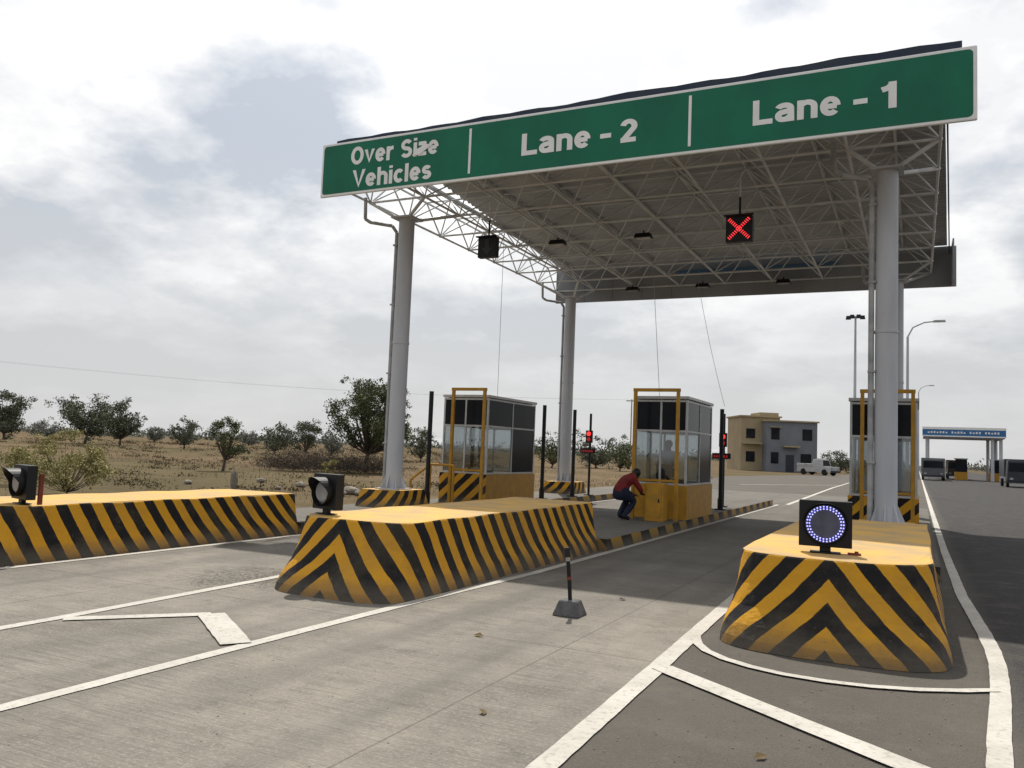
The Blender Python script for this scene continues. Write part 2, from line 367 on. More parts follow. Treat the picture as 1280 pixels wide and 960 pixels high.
# ------------------------------------------------------------------ canopy
X0,X1,Y0,Y1,ZB,ZT=-11.6,.85,14.0,27.0,7.24,7.93
C=thing('toll_canopy',(-5.4,20.5,0),'white space-frame toll canopy with green lane sign on columns','toll canopy')
mb=MB();NX,NY=8,8;XT=.34
bx=[X0+(XT-X0)*i/NX for i in range(NX+1)];by=[Y0+.15+(Y1-.20-Y0)*j/NY for j in range(NY+1)]
tx=[(bx[i]+bx[i+1])/2 for i in range(NX)];ty=[(by[j]+by[j+1])/2 for j in range(NY)]
for i in range(NX+1):
    for j in range(NY+1):
        p=(bx[i],by[j],ZB)
        mb.ball(p,.045,n=5)
        if i<NX: mb.cyl(p,(bx[i+1],by[j],ZB),.028,n=7,cap=False)
        if j<NY: mb.cyl(p,(bx[i],by[j+1],ZB),.028,n=7,cap=False)
for i in range(NX):
    for j in range(NY):
        p=(tx[i],ty[j],ZT);mb.ball(p,.04,n=4)
        if i<NX-1: mb.cyl(p,(tx[i+1],ty[j],ZT),.022,n=6,cap=False)
        if j<NY-1: mb.cyl(p,(tx[i],ty[j+1],ZT),.022,n=6,cap=False)
        for a in (0,1):
            for b in (0,1): mb.cyl(p,(bx[i+a],by[j+b],ZB),.017,n=6,cap=False)
for j in range(NY):
    mb.cyl((X0,by[j],ZB),(X0+.02,ty[j],ZT),.022,n=6);mb.cyl((X0+.02,ty[j],ZT),(X0,by[j+1],ZB),.022,n=6)
    mb.cyl((X0+.02,ty[j],ZT),(tx[0],ty[j],ZT),.021,n=6)
    if j<NY-1: mb.cyl((X0+.02,ty[j],ZT),(X0+.02,ty[j+1],ZT),.028,n=6)
mb.obj('space_frame',['truss'],C,smooth=True)
mb=MB();ny=52
rows=[]
for j in range(ny*4+1):
    y=Y0+.2+(Y1-.25-Y0)*j/(ny*4)
    z=ZT+.10+(.04 if j%4 in (1,2) else 0)
    t=(y-Y0)/(Y1-Y0);xl=-10.3-1.1*t;xr=.36+.40*t
    rows.append(((xl,y,z),(xr,y,z)))
for (a,b) in rows: mb.v+=[a,b,(a[0],a[1],a[2]+.01),(b[0],b[1],b[2]+.01)]
for j in range(len(rows)-1):
    k=4*j;mb.f+=[(k,k+4,k+5,k+1),(k+2,k+3,k+7,k+6)];mb.m+=[0,0]
mb.obj('roof_sheet',['sheet'],C)
mb=MB()
for i in range(NX): mb.box(tx[i]-.03,tx[i]+.03,Y0+.2,Y1-.2,ZT+.035,ZT+.097)
mb.obj('purlin',['truss'],C)
mb=MB();n=40
for i in range(n+1):
    x=-11.3+(X1-.25+11.3)*i/n;w=.012*math.sin(i*1.7)+.010*math.sin(i*.6)+(.03 if i in(21,22) else 0)
    h=.02+.085*min(1,i/n*1.1)
    mb.v+=[(x,14.02,7.90),(x,14.02,8.05+h+w),(x,15.2,8.05+h+w),(x,15.2,8.0)]
for i in range(n):
    k=4*i;mb.f+=[(k,k+4,k+5,k+1),(k+1,k+5,k+6,k+2),(k+2,k+6,k+7,k+3)];mb.m+=[0]*3
mb.obj('roof_edge',['blue'],C)
mb=MB();mb.box(X0,X1+.15,Y1,Y1+.05,ZB-.42,8.02)
for i in range(13):
    x=X0+i*(X1-X0)/12;mb.box(x,x+.04,Y1-.02,Y1-.002,ZB-.40,7.9)
mb.obj('rear_fascia',['fascia'],C)
mb=MB();mb.box(-7.2,-2.2,Y1-.25,Y1-.1,7.62,7.70);mb.obj('gutter',['gutter'],C)
mb=MB();a=[(.38,Y0+.2),(.80,Y1-.01)]
for x,y in a: mb.v+=[(x,y,7.78),(x+.03,y,7.78),(x+.03,y,8.12),(x,y,8.12)]
mb.f+=[(0,4,7,3),(1,2,6,5),(3,7,6,2),(0,1,5,4),(0,3,2,1),(4,5,6,7)];mb.m+=[0]*6
mb.obj('side_trim',['blue'],C)
mb=MB();mb.box(X1+.02,X1+.06,Y1-1.0,Y1-.01,ZB-.42,8.0);mb.obj('side_fascia',['fascia'],C)
def column(x,y):
    T_=MB();T_.cyl((x,y,.60),(x,y,6.82),.190,.182,32)
    T_.cyl((x,y,3.9),(x,y,3.95),.198,.198,32)
    T_.box(x-.30,x+.30,y-.30,y+.30,.58,.61)
    for k in range(8):
        a=k*math.pi/4;cx,sy=math.cos(a),math.sin(a);px,py=-sy*.01,cx*.01
        p=[(x+cx*.18,y+sy*.18,.61),(x+cx*.31,y+sy*.31,.61),(x+cx*.18,y+sy*.18,.92)]
        T_.add([(u+px,v+py,w) for u,v,w in p]+[(u-px,v-py,w) for u,v,w in p],[(0,1,2),(3,5,4),(0,3,4,1),(1,4,5,2)])
    T_.box(x-.27,x+.27,y-.27,y+.27,6.82,6.86)
    o=T_.obj('column',['col'],C,smooth=True)
    q=MB()
    for sx in (-1,1):
        for sy in (-1,1):
            nx=min(bx,key=lambda t:abs(t-(x+sx*.8)));nyy=min(by,key=lambda t:abs(t-(y+sy*.8)))
            q.cyl((x+sx*.18,y+sy*.18,6.84),(nx,nyy,ZB),.040,n=8)
    o2=q.obj('head_strut',['truss']);subpar(o2,o)
    q=MB();e=-.225 if x<-5 else -.245
    q.path([(x+e,y-.06,.6),(x+e,y-.06,6.52),(x+e-.07,y-.16,6.66),(x-.75,y-.40,6.72),(x-.86,y-.45,6.80),(x-.88,y-.45,7.3)],.04 if x<-5 else .05,10)
    for z in (1.6,3.2,4.8,6.2): q.box(x+e-.055,x-.17,y-.12,y-.0,z,z+.035)
    o3=q.obj('drain_pipe',['pipe']);subpar(o3,o)
    p=MB();p.uv=[];hw=.53;yl=.70
    c=[(x+hw,y+yl),(x+hw,y-yl),(x-hw,y-yl),(x-hw,y+yl)];s=0
    ins=lambda q:(x+(q[0]-x)*.86,y+(q[1]-y)*.86)
    for i in range(4):
        a,b=c[i],c[(i+1)%4];d=math.hypot(a[0]-b[0],a[1]-b[1]);k=len(p.v)
        A,B=ins(a),ins(b)
        p.v+=[(*a,.2),(*b,.2),(*B,.58),(*A,.58)];p.uv+=[(50+s,0),(50+s+d,0),(50+s+d,.38),(50+s,.38)];p.f.append((k,k+1,k+2,k+3));p.m.append(0);s+=d
    k=len(p.v);p.v+=[(*ins(q),.58) for q in c];p.uv+=[(0,0)]*4;p.f.append((k,k+1,k+2,k+3));p.m.append(1)
    o4=p.obj('pedestal',['pedstripe','ytop']);subpar(o4,o)
for x,y in ((-10.72,16),(-.50,16),(-10.7,26.2),(-.55,26)): column(x,y)

# sign
SX0,SX1,SZ0,SZ1,SY=-11.62,.80,6.83,8.0,13.95
mb=MB();mb.box(SX0,SX1,SY,SY+.06,SZ0,SZ1,0)
sign=mb.obj('lane_sign',['white'],C,bevel=.02)
def rrect(x0,x1,z0,z1,r,y):
    pts=[]
    for cx,cz,a0 in ((x1-r,z1-r,0),(x0+r,z1-r,90),(x0+r,z0+r,180),(x1-r,z0+r,270)):
        for k in range(6):
            a=math.radians(a0+18*k);pts.append((cx+r*math.cos(a),y,cz+r*math.sin(a)))
    return pts
mb=MB();pts=rrect(SX0+.055,SX1-.055,SZ0+.055,SZ1-.055,.07,SY-.004)
mb.add(pts,[tuple(range(len(pts)))]);gp=mb.obj('green_panel',['green']);subpar(gp,sign)
for dx in (-7.95,-3.58):
    mb=MB();mb.box(dx-.025,dx+.025,SY-.014,SY-.0055,SZ0+.13,SZ1-.13);subpar(mb.obj('divider',['white']),sign)
# grotesque bold letters drawn as thick strokes (cap height 1)
w_=.205;s_=w_/2
def arc(cx,cy,rx,ry,a0,a1,n=18): return [(cx+rx*math.cos(math.radians(a0+(a1-a0)*i/n)),cy+ry*math.sin(math.radians(a0+(a1-a0)*i/n))) for i in range(n+1)]
XH=.76;xt=XH-s_
def Sarc(h,wd):
    q=(h-w_)/4;c=wd/2;r=c-s_
    return arc(c,h-s_-q,r*.95,q,25,270,18)+arc(c,s_+q,r,q,90,-155,18)[1:]
G={
 'L':([[(s_,1),(s_,0)],[(s_,s_),(.63,s_)]],.63),
 'a':([arc(.29,.52,.20,xt-.52,165,0,14)+[(.50,.0)],[(.50,.43),(.30,.40)]+arc(.255,.245,.155,.145,95,270,14)+[(.34,.10),(.50,.22)]],.61),
 'n':([[(s_,XH),(s_,0)],[(s_,.40)]+arc(.31,.47,.21,xt-.47,165,0,12)+[(.52,0)]],.62),
 'h':([[(s_,1),(s_,0)],[(s_,.40)]+arc(.31,.47,.21,xt-.47,165,0,12)+[(.52,0)]],.62),
 'e':([[(.11,.375),(.50,.375)],arc(.305,XH/2,.205,XH/2-s_,0,318,28)],.61),
 'c':([arc(.305,XH/2,.205,XH/2-s_,42,318,26)],.57),
 'O':([arc(.40,.5,.295,.5-s_,0,360,36)],.80),
 'v':([[(.07,XH+.08),(.295,-.02),(.52,XH+.08)]],.59),
 'V':([[(.06,1.08),(.355,-.02),(.65,1.08)]],.71),
 'r':([[(s_,XH),(s_,0)],[(s_,.36)]+arc(.36,.42,.255,xt-.42,165,88,8)+[(.42,xt)]],.42),
 'i':([[(s_,XH),(s_,0)],[(s_,1),(s_,.86)]],w_),
 'l':([[(s_,1),(s_,0)]],w_),
 'z':([[(.02,xt),(.45,xt)],[(.42,XH-.03),(.07,.05)],[(.0,s_),(.49,s_)]],.50),
 'S':([Sarc(1,.68)],.68),
 's':([Sarc(XH,.54)],.54),
 '2':([arc(.295,.69,.195,1-s_-.69,170,-30,20)+[(.11,.11)],[(.02,s_),(.55,s_)]],.57),
 '1':([[(.30,1),(.30,0)],[(.30,.90),(.20,.77),(.03,.72)]],.40)}
G[' ']=([],.30)
def stroke(mb,pts,fx,fz,y,zlo,zhi):
    P=[Vector((p[0],p[1])) for p in pts];n=len(P);L=[]
    for i in range(n):
        closed=(P[0]-P[-1]).length<1e-4
        a=P[i]-P[i-1] if i>0 else (P[1]-P[0] if not closed else P[0]-P[-2])
        b=P[i+1]-P[i] if i<n-1 else (P[-1]-P[-2] if not closed else P[1]-P[0])
        a=a.normalized();b=b.normalized();t=(a+b)
        t=t.normalized() if t.length>1e-3 else a
        nn=Vector((-t.y,t.x));k=1/max(.42,nn.dot(Vector((-a.y,a.x))))
        L.append((P[i]+nn*s_*k,P[i]-nn*s_*k))
    cl=lambda v:min(max(v,zlo),zhi)
    vs=[]
    for p,q in L: vs+=[(fx(p.x),y,fz(cl(p.y))),(fx(q.x),y,fz(cl(q.y)))]
    mb.add(vs,[(2*i,2*i+1,2*i+3,2*i+2) for i in range(n-1)])
def text(body,x0,x1,zb,h,y,m,parent):
    tot=0;pos=[]
    for ch in body: pos.append(tot);tot+=G[ch][1]+.075
    tot-=.075;sx=(x1-x0)/tot;mb=MB();k=0
    for ch,px in zip(body,pos):
        top=1 if ch in 'LhOVliS21' else XH
        for st in G[ch][0]:
            stroke(mb,st,lambda v:x0+(px+v)*sx,lambda v:zb+v*h,y-.0006*(k%3)-.002,0,top);k+=1
    ob=mb.obj('lettering',[m]);subpar(ob,parent);return ob
TY=SY-.006
text('Over Size',-10.84,-8.68,7.46,.39,TY,'white',sign)
text('Vehicles',-10.76,-8.82,6.955,.385,TY,'white',sign)
text('Lane',-6.82,-5.42,7.18,.43,TY,'white',sign)
mb=MB();mb.box(-5.23,-5.02,TY-.006,TY,7.31,7.395);subpar(mb.obj('lettering',['white']),sign)
text('2',-4.85,-4.54,7.18,.43,TY,'white',sign)
text('Lane',-2.51,-1.13,7.18,.43,TY,'white',sign)
mb=MB();mb.box(-.94,-.73,TY-.006,TY,7.31,7.395);subpar(mb.obj('lettering',['white']),sign)
text('1',-.54,-.31,7.18,.43,TY,'white',sign)
mb=MB();mb.add([(-9.30,SY-.02,7.48),(-9.12,SY-.02,7.48),(-8.92,SY-.02,7.60),(-8.82,SY-.02,7.66),(-8.98,SY-.02,7.69),(-9.2,SY-.02,7.6)],[(0,1,2,3,4,5)])
subpar(mb.obj('white_patch',['white']),sign)

def hang(x,y,red,k=1):
    T=thing('lane_signal',(x,y,6.86),'hanging lane signal showing a lit red cross' if red else 'hanging dark lane signal box with unlit arrow','lane signal','lane signals hung under the canopy')
    a=.26*k
    m=MB();m.box(x-a,x+a,y,y+.16,6.40-2*a,6.40);m.box(x-a-.03,x+a+.03,y-.08,y-.001,6.39,6.42);m.obj('housing',['black'],T,bevel=.01)
    m=MB();m.cyl((x,y+.08,6.44),(x,y+.08,6.80),.022);m.box(x-.1,x+.1,y,y+.16,6.402,6.44);m.obj('hanger',['black'],T)
    m=MB();m.cyl((x,y+.08,6.80),(x,y+.08,7.24),.016);m.obj('hanger_rod',['truss'],T)
    m=MB();z=6.14
    if red:
        for s in (-1,1):
            for k in range(13):
                for o in (-.024,0,.024):
                    t=-.19+.0317*k;m.ball((x+t+o*.7,y-.008,z+s*t-s*o*.7),.0125,n=4)
        m.obj('red_cross',['redled'],T)
    else:
        z=6.40-a
        m.add([(x-.05,y-.006,z+.18),(x+.05,y-.006,z+.18),(x+.05,y-.006,z-.02),(x+.14,y-.006,z-.02),(x,y-.006,z-.18),(x-.14,y-.006,z-.02),(x-.05,y-.006,z-.02)],[(0,6,5,4,3,2,1)])
        m.obj('arrow',['vdark'],T)
hang(-3.2,16.5,True);hang(-8.85,16.5,False,.9)
for y in (20.0,26.5):
    for x in (-8.6,-6.25,-3.75):
        T=thing('floodlight',(x,y,7.1),'dark box floodlight fixed under the canopy frame','floodlight','floodlights under the canopy')
        m=MB();m.box(x-.22,x+.22,y-.14,y+.14,7.05,7.16,top=.04);m.obj('housing',['black'],T)
        m=MB();m.box(x-.18,x+.18,y-.10,y+.10,7.035,7.047);m.obj('lens',['lens'],T)
        m=MB();m.cyl((x,y,7.16),(x,y,7.24),.02);m.obj('bracket',['black'],T)
def cable(a,b,sag=0):
    m=MB();pts=[]
    for i in range(9):
        t=i/8;p=Vector(a).lerp(Vector(b),t);p.z-=sag*math.sin(math.pi*t);pts.append(tuple(p))
    m.path(pts,.006,5)
    o=m.obj('cable',['pipe']);o['label']='thin grey cable hanging from canopy frame to booth';o['category']='cable';o['group']='cables hanging from the canopy'
cable((-9.9,19.4,7.2),(-10.0,19.6,2.9));cable((-6.1,20.2,7.2),(-5.6,19.6,2.9))
cable((-6.2,25.5,7.2),(-4.75,23,3.0),.2);cable((-9.6,23.4,7.2),(-9.6,23.6,2.9))

# ------------------------------------------------------------------ booths
def booth(cx,y0,ln,w,label,gate,stairs=False,striped=True):
    x0,x1=cx-w,cx+w;y1=y0+ln;zf=.2;zs=.94;zt=2.84
    T=thing('toll_booth',(cx,y0+ln/2,zf),label,'toll booth','toll booths on the islands')
    p=MB();p.uv=[];c=[(x1+.05,y1+.05),(x1+.05,y0-.05),(x0-.05,y0-.05),(x0-.05,y1+.05)];s=0
    for i in range(4):
        a,b=c[i],c[(i+1)%4];d=math.hypot(a[0]-b[0],a[1]-b[1]);k=len(p.v)
        p.v+=[(*a,zf),(*b,zf),(*b,zs),(*a,zs)];p.uv+=[(50+s,0),(50+s+d,0),(50+s+d,.8),(50+s,.8)];p.f.append((k,k+1,k+2,k+3));p.m.append(1 if i==1 and striped else 0);s+=d
    k=len(p.v);p.v+=[(*q,zs) for q in c];p.uv+=[(0,0)]*4;p.f.append((k,k+1,k+2,k+3));p.m.append(0)
    p.obj('plinth',['yellow','pedstripe'],T)
    f=MB();t=.022
    for x in (x0,cx,x1):
        for y in (y0,y1): f.box(x-t,x+t,y-t,y+t,zs,zt)
    nys=[y0+ln*.5]
    for y in nys:
        for x in (x0,x1): f.box(x-t,x+t,y-t,y+t,zs,zt)
    for z in (zs+.002,2.12,zt-.05):
        for y in (y0,y1): f.box(x0-t+.003,x1+t-.003,y-t+.003,y+t-.003,z,z+.042)
        for x in (x0,x1): f.box(x-t+.003,x+t-.003,y0-t+.006,y1+t-.006,z+.001,z+.041)
    f.obj('frame',['alu'],T)
    def pane(name,mt,*b):
        g=MB();g.box(*b);g.obj(name,[mt],T)
    for a,b in ((x0+t,cx-t),(cx+t,x1-t)):
        for y in (y0,y1):
            pane('tinted_window','glassd',a,b,y-.006,y+.006,2.163,zt-.05);pane('window','glass',a,b,y-.006,y+.006,zs+.045,2.12)
    ys=[y0]+nys+[y1]
    for k in range(2):
        for x in (x0,x1):
            pane('tinted_window','glassd',x-.006,x+.006,ys[k]+t,ys[k+1]-t,2.163,zt-.05)
            if x==x1 and k==1: pane('tinted_window','glassd',x-.006,x+.006,ys[k]+t,ys[k+1]-t,zs+.045,2.12)
            else: pane('window','glass',x-.006,x+.006,ys[k]+t,ys[k+1]-t,zs+.045,2.12)
    r=MB();r.box(x0-.05,x1+.05,y0-.05,y1+.05,zt+.012,zt+.08);r.obj('roof',['alu'],T,bevel=.01)
    i=MB();i.box(x0+.1,x1-.1,y0+.12,y0+.55,zs+.004,zs+.10);i.box(cx-.15,cx+.2,y0+.2,y0+.28,zs+.15,zs+.45);i.box(cx-.02,cx+.04,y0+.22,y0+.26,zs+.1,zs+.15)
    i.obj('desk',['floor'],T)
    q=MB();yy=y0-.55;a,b=gate;tt=.034;zz=2.98
    q.box(a-tt,a+tt,yy-tt,yy+tt,zf,zz);q.box(b-tt,b+tt,yy-tt,yy+tt,zf,zz);q.box(a-tt-.01,b+tt+.01,yy-tt-.003,yy+tt+.003,zz,zz+.07)
    q.box(a+tt,b-tt,yy-.02,yy+.02,1.02,1.07)
    P=thing('height_gate',((a+b)/2,yy,zf),'yellow square-tube gate frame in front of the booth','gate frame','yellow gate frames at the booths')
    q.obj('frame',['yellow'],P)
    if stairs:
        P=thing('handrail',(cx-.9,yy,zf),'yellow tube handrail beside the booth steps','handrail')
        q=MB();y_=yy-.4
        q.cyl((cx-.95,y_,zf),(cx-.95,y_,.75),.03);q.cyl((cx-.40,y_,zf),(cx-.40,y_,1.15),.03)
        q.cyl((cx-.95,y_,.75),(cx-.40,y_,1.15),.03);q.cyl((cx-.40,y_,1.15),(cx+.25,y_,1.15),.03);q.cyl((cx+.25,y_,.2),(cx+.25,y_,1.15),.03)
        q.obj('rail',['yellow'],P)
booth(-10.25,18.4,2.8,.62,'glazed toll booth with dark windows on yellow plinth',(-10.32,-9.45),True)
booth(-5.18,18.3,2.4,.58,'glazed toll booth with attendant inside and red-clad worker outside',(-5.62,-4.66),striped=False)
booth(-.62,18.3,2.6,.60,'toll booth partly hidden behind the canopy column',(-.98,-.08))
T=thing('control_cabinet',(-4.95,17.3,.2),'dusty yellow metal cabinet standing in front of the booth','cabinet')
m=MB();m.box(-5.20,-4.80,17.25,17.6,.2,1.0);m.obj('body',['yellow'],T,bevel=.01)
m=MB();m.box(-5.16,-4.84,17.235,17.248,.3,.95);m.obj('door',['yellow'],T)
m=MB();m.box(-4.90,-4.88,17.215,17.234,.60,.68);m.obj('handle',['black'],T)

def post(x,y,h,z0=.2):
    T=thing('barrier_post',(x,y,z0),'slim black metal post standing on the kerb','post','black posts along the toll islands')
    m=MB();m.cyl((x,y,z0+.3),(x,y,h),.055,.055,12);m.obj('shaft',['black'],T)
    m=MB();m.box(x-.13,x+.13,y-.13,y+.13,z0,z0+.03);m.cyl((x,y,z0+.03),(x,y,z0+.3),.075,.075,12);m.obj('base',['black'],T)
for x,y in ((-10.50,17.1),(-9.72,22.1),(-9.65,24.3),(-4.75,22.7),(-.1,22)): post(x,y,2.9)
def tl(x,y):
    T=thing('traffic_light',(x,y,.2),'slim pole signal with lit red lamp and display','traffic light','traffic lights past the booths')
    m=MB();m.cyl((x,y,.2),(x,y,2.85),.04,.04,10);m.box(x-.12,x+.12,y-.12,y+.12,.2,.23);m.obj('pole',['black'],T)
    m=MB();m.box(x-.11,x+.11,y-.14,y-.045,1.90,2.30);m.obj('housing',['black'],T,bevel=.01)
    m=MB();m.cyl((x,y-.142,2.19),(x,y-.16,2.19),.068,.068,16);m.obj('red_lens',['redglow'],T)
    m=MB();m.cyl((x,y-.142,2.01),(x,y-.155,2.01),.062,.062,16);m.obj('dim_lens',['reddim'],T)
    m=MB();m.box(x-.30,x+.22,y-.12,y-.045,1.56,1.72);m.obj('display_board',['black'],T)
    m=MB()
    for k in range(6): m.box(x-.25+.07*k,x-.215+.07*k,y-.128,y-.1215,1.60,1.66)
    m.obj('display_dots',['reddim'],T)
tl(-5.0,24.2);tl(-9.6,25.6)

# ------------------------------------------------------------------ bollard
T=thing('bollard',(-3.06,7.75,0),'dark thin post leaning on a small concrete block in the lane','bollard')
m=MB();m.box(-3.20,-2.92,7.62,7.88,0,.15,top=.05);m.obj('base',['concrete_block'],T,bevel=.015)
m=MB();x,y=-3.06,7.75
m.cyl((x,y,.14),(x-.016,y,.34),.020,.020,12,0);m.cyl((x-.016,y,.34),(x-.020,y,.37),.021,.021,12,1);m.cyl((x-.020,y,.37),(x-.036,y,.52),.020,.020,12,0)
m.cyl((x-.036,y,.52),(x-.04,y,.56),.022,.022,12,2);m.cyl((x-.04,y,.56),(x-.05,y,.65),.030,.024,12,0)
m.obj('post',['black','orange','band'],T)

# ------------------------------------------------------------------ people
def skinmesh(name,J,E,parent,matfn,mats,root='pelvis'):
    names=list(J);idx={n:i for i,n in enumerate(names)}
    me=bpy.data.meshes.new(name);me.from_pydata([J[n][0] for n in names],[(idx[a],idx[b]) for a,b in E],[])
    o=bpy.data.objects.new(name,me);COL.objects.link(o)
    sk=o.modifiers.new('s','SKIN');o.modifiers.new('u','SUBSURF').levels=2
    for i,n in enumerate(names):
        r=J[n][1];me.skin_vertices[0].data[i].radius=(r,r) if not isinstance(r,tuple) else r
        me.skin_vertices[0].data[i].use_root=(n==root)
    bpy.context.view_layer.update();dg=bpy.context.evaluated_depsgraph_get()
    m2=bpy.data.meshes.new_from_object(o.evaluated_get(dg));bpy.data.objects.remove(o)
    m2.materials.clear()
    for q in mats: m2.materials.append(M[q])
    segs=[(Vector(J[a][0]),Vector(J[b][0]),matfn(a,b)) for a,b in E]
    for p in m2.polygons:
        c=p.center;best=(9,0)
        for a,b,mi in segs:
            d=b-a;t=max(0,min(1,(c-a).dot(d)/max(d.length_squared,1e-9)));q=(c-(a+d*t)).length
            if q<best[0]: best=(q,mi)
        p.material_index=best[1];p.use_smooth=True
    ob=bpy.data.objects.new(name,m2);COL.objects.link(ob);par(ob,parent);return ob
def person(pos,yaw,J,label,top,trou,sc=1):
    T=thing('person',pos,label,'person')
    R=Matrix.Translation(pos)@Matrix.Rotation(yaw,4,'Z')@Matrix.Scale(sc,4)
    J={k:(tuple(R@Vector(v)),r*sc) for k,(v,r) in J.items()}
    E=[('pelvis','spine'),('spine','chest'),('chest','neck'),('neck','head'),('head','crown'),('head','nose')]
    for s in 'lr': E+=[('chest','sh'+s),('sh'+s,'el'+s),('el'+s,'wr'+s),('wr'+s,'pa'+s),('pelvis','hi'+s),('hi'+s,'kn'+s),('kn'+s,'an'+s),('an'+s,'to'+s)]
    def mf(a,b):
        if b in('head','crown','nose') or b[:2]=='pa' or b[:2]=='wr': return 2
        if b[:2] in('hi','kn','an'): return 1
        if b[:2]=='to': return 3
        return 0
    skinmesh('body',J,E,T,mf,[top,trou,'skin','rubber'])
    h=Vector(J['head'][0]);c=Vector(J['crown'][0]);n=Vector(J['nose'][0]);up=(c-h).normalized();fw=(n-h);fw=(fw-up*fw.dot(up)).normalized()
    m=MB();q=h+up*.045-fw*.025;m.ball(tuple(q),.095,.10,.10,n=8);m.obj('hair',['hair'],T,smooth=True)
    side=up.cross(fw)
    for s in (-1,1):
        m=MB();m.ball(tuple(h+side*(.035*s)+fw*.088+up*.01),.012,n=5);m.obj('eye',['hair'],T)
    for s in 'lr':
        m=MB();w=Vector(J['wr'+s][0]);p=Vector(J['pa'+s][0]);d=(p-w).normalized();sd=d.cross(Vector((0,0,1))).normalized() if abs(d.z)<.95 else Vector((1,0,0))
        for k,L in enumerate((.065,.075,.07,.055)):
            a=p-d*.02+sd*(-.03+.02*k);b=a+d*L*.6;c2=b+(d*.6-Vector((0,0,.6)))*L*.5
            m.cyl(a,b,.0095,.009,6);m.cyl(b,c2,.009,.007,6)
        a=w+d*.03+sd*.03;m.cyl(a,a+(d+sd)*.035,.011,.009,6)
        m.obj('fingers',['skin'],T)
bend={'pelvis':((0,0,.58),.17),'spine':((.08,0,.75),.16),'chest':((.22,0,.90),.165),'neck':((.35,0,.98),.065),'head':((.44,0,.99),.09),'crown':((.52,0,1.04),.072),'nose':((.49,0,.90),.02),
 'shl':((.25,.20,.88),.080),'ell':((.38,.26,.64),.058),'wrl':((.52,.14,.54),.036),'pal':((.59,.11,.53),.03),
 'shr':((.25,-.20,.88),.080),'elr':((.40,-.25,.66),.058),'wrr':((.55,-.1,.58),.036),'par':((.62,-.07,.57),.03),
 'hil':((.04,.10,.55),.13),'knl':((.36,.14,.46),.092),'anl':((.10,.12,.08),.06),'tol':((.27,.13,.037),.042),
 'hir':((.04,-.10,.55),.13),'knr':((.33,-.13,.42),.092),'anr':((.03,-.12,.08),.06),'tor':((.20,-.13,.037),.042)}
person((-5.66,16.95,.2),math.radians(58),bend,'worker in red shirt and navy trousers crouching by the cabinet','red','navy',.96)
sit={'pelvis':((0,0,.50),.13),'spine':((.02,0,.68),.12),'chest':((.04,0,.88),.13),'neck':((.05,0,1.04),.052),'head':((.06,0,1.14),.085),'crown':((.05,0,1.23),.07),'nose':((.155,0,1.13),.02),
 'shl':((.04,.18,.98),.06),'ell':((.10,.22,.72),.043),'wrl':((.34,.16,.70),.03),'pal':((.42,.14,.69),.028),
 'shr':((.04,-.18,.98),.06),'elr':((.10,-.22,.72),.043),'wrr':((.34,-.16,.70),.03),'par':((.42,-.14,.69),.028),
 'hil':((.03,.10,.48),.09),'knl':((.42,.11,.50),.06),'anl':((.42,.11,.12),.042),'tol':((.55,.11,.06),.032),
 'hir':((.03,-.10,.48),.09),'knr':((.42,-.11,.50),.06),'anr':((.42,-.11,.12),.042),'tor':((.55,-.11,.06),.032)}
person((-5.22,19.15,.68),math.radians(-90),sit,'booth attendant in pale shirt sitting behind the glass','shirt','navy')

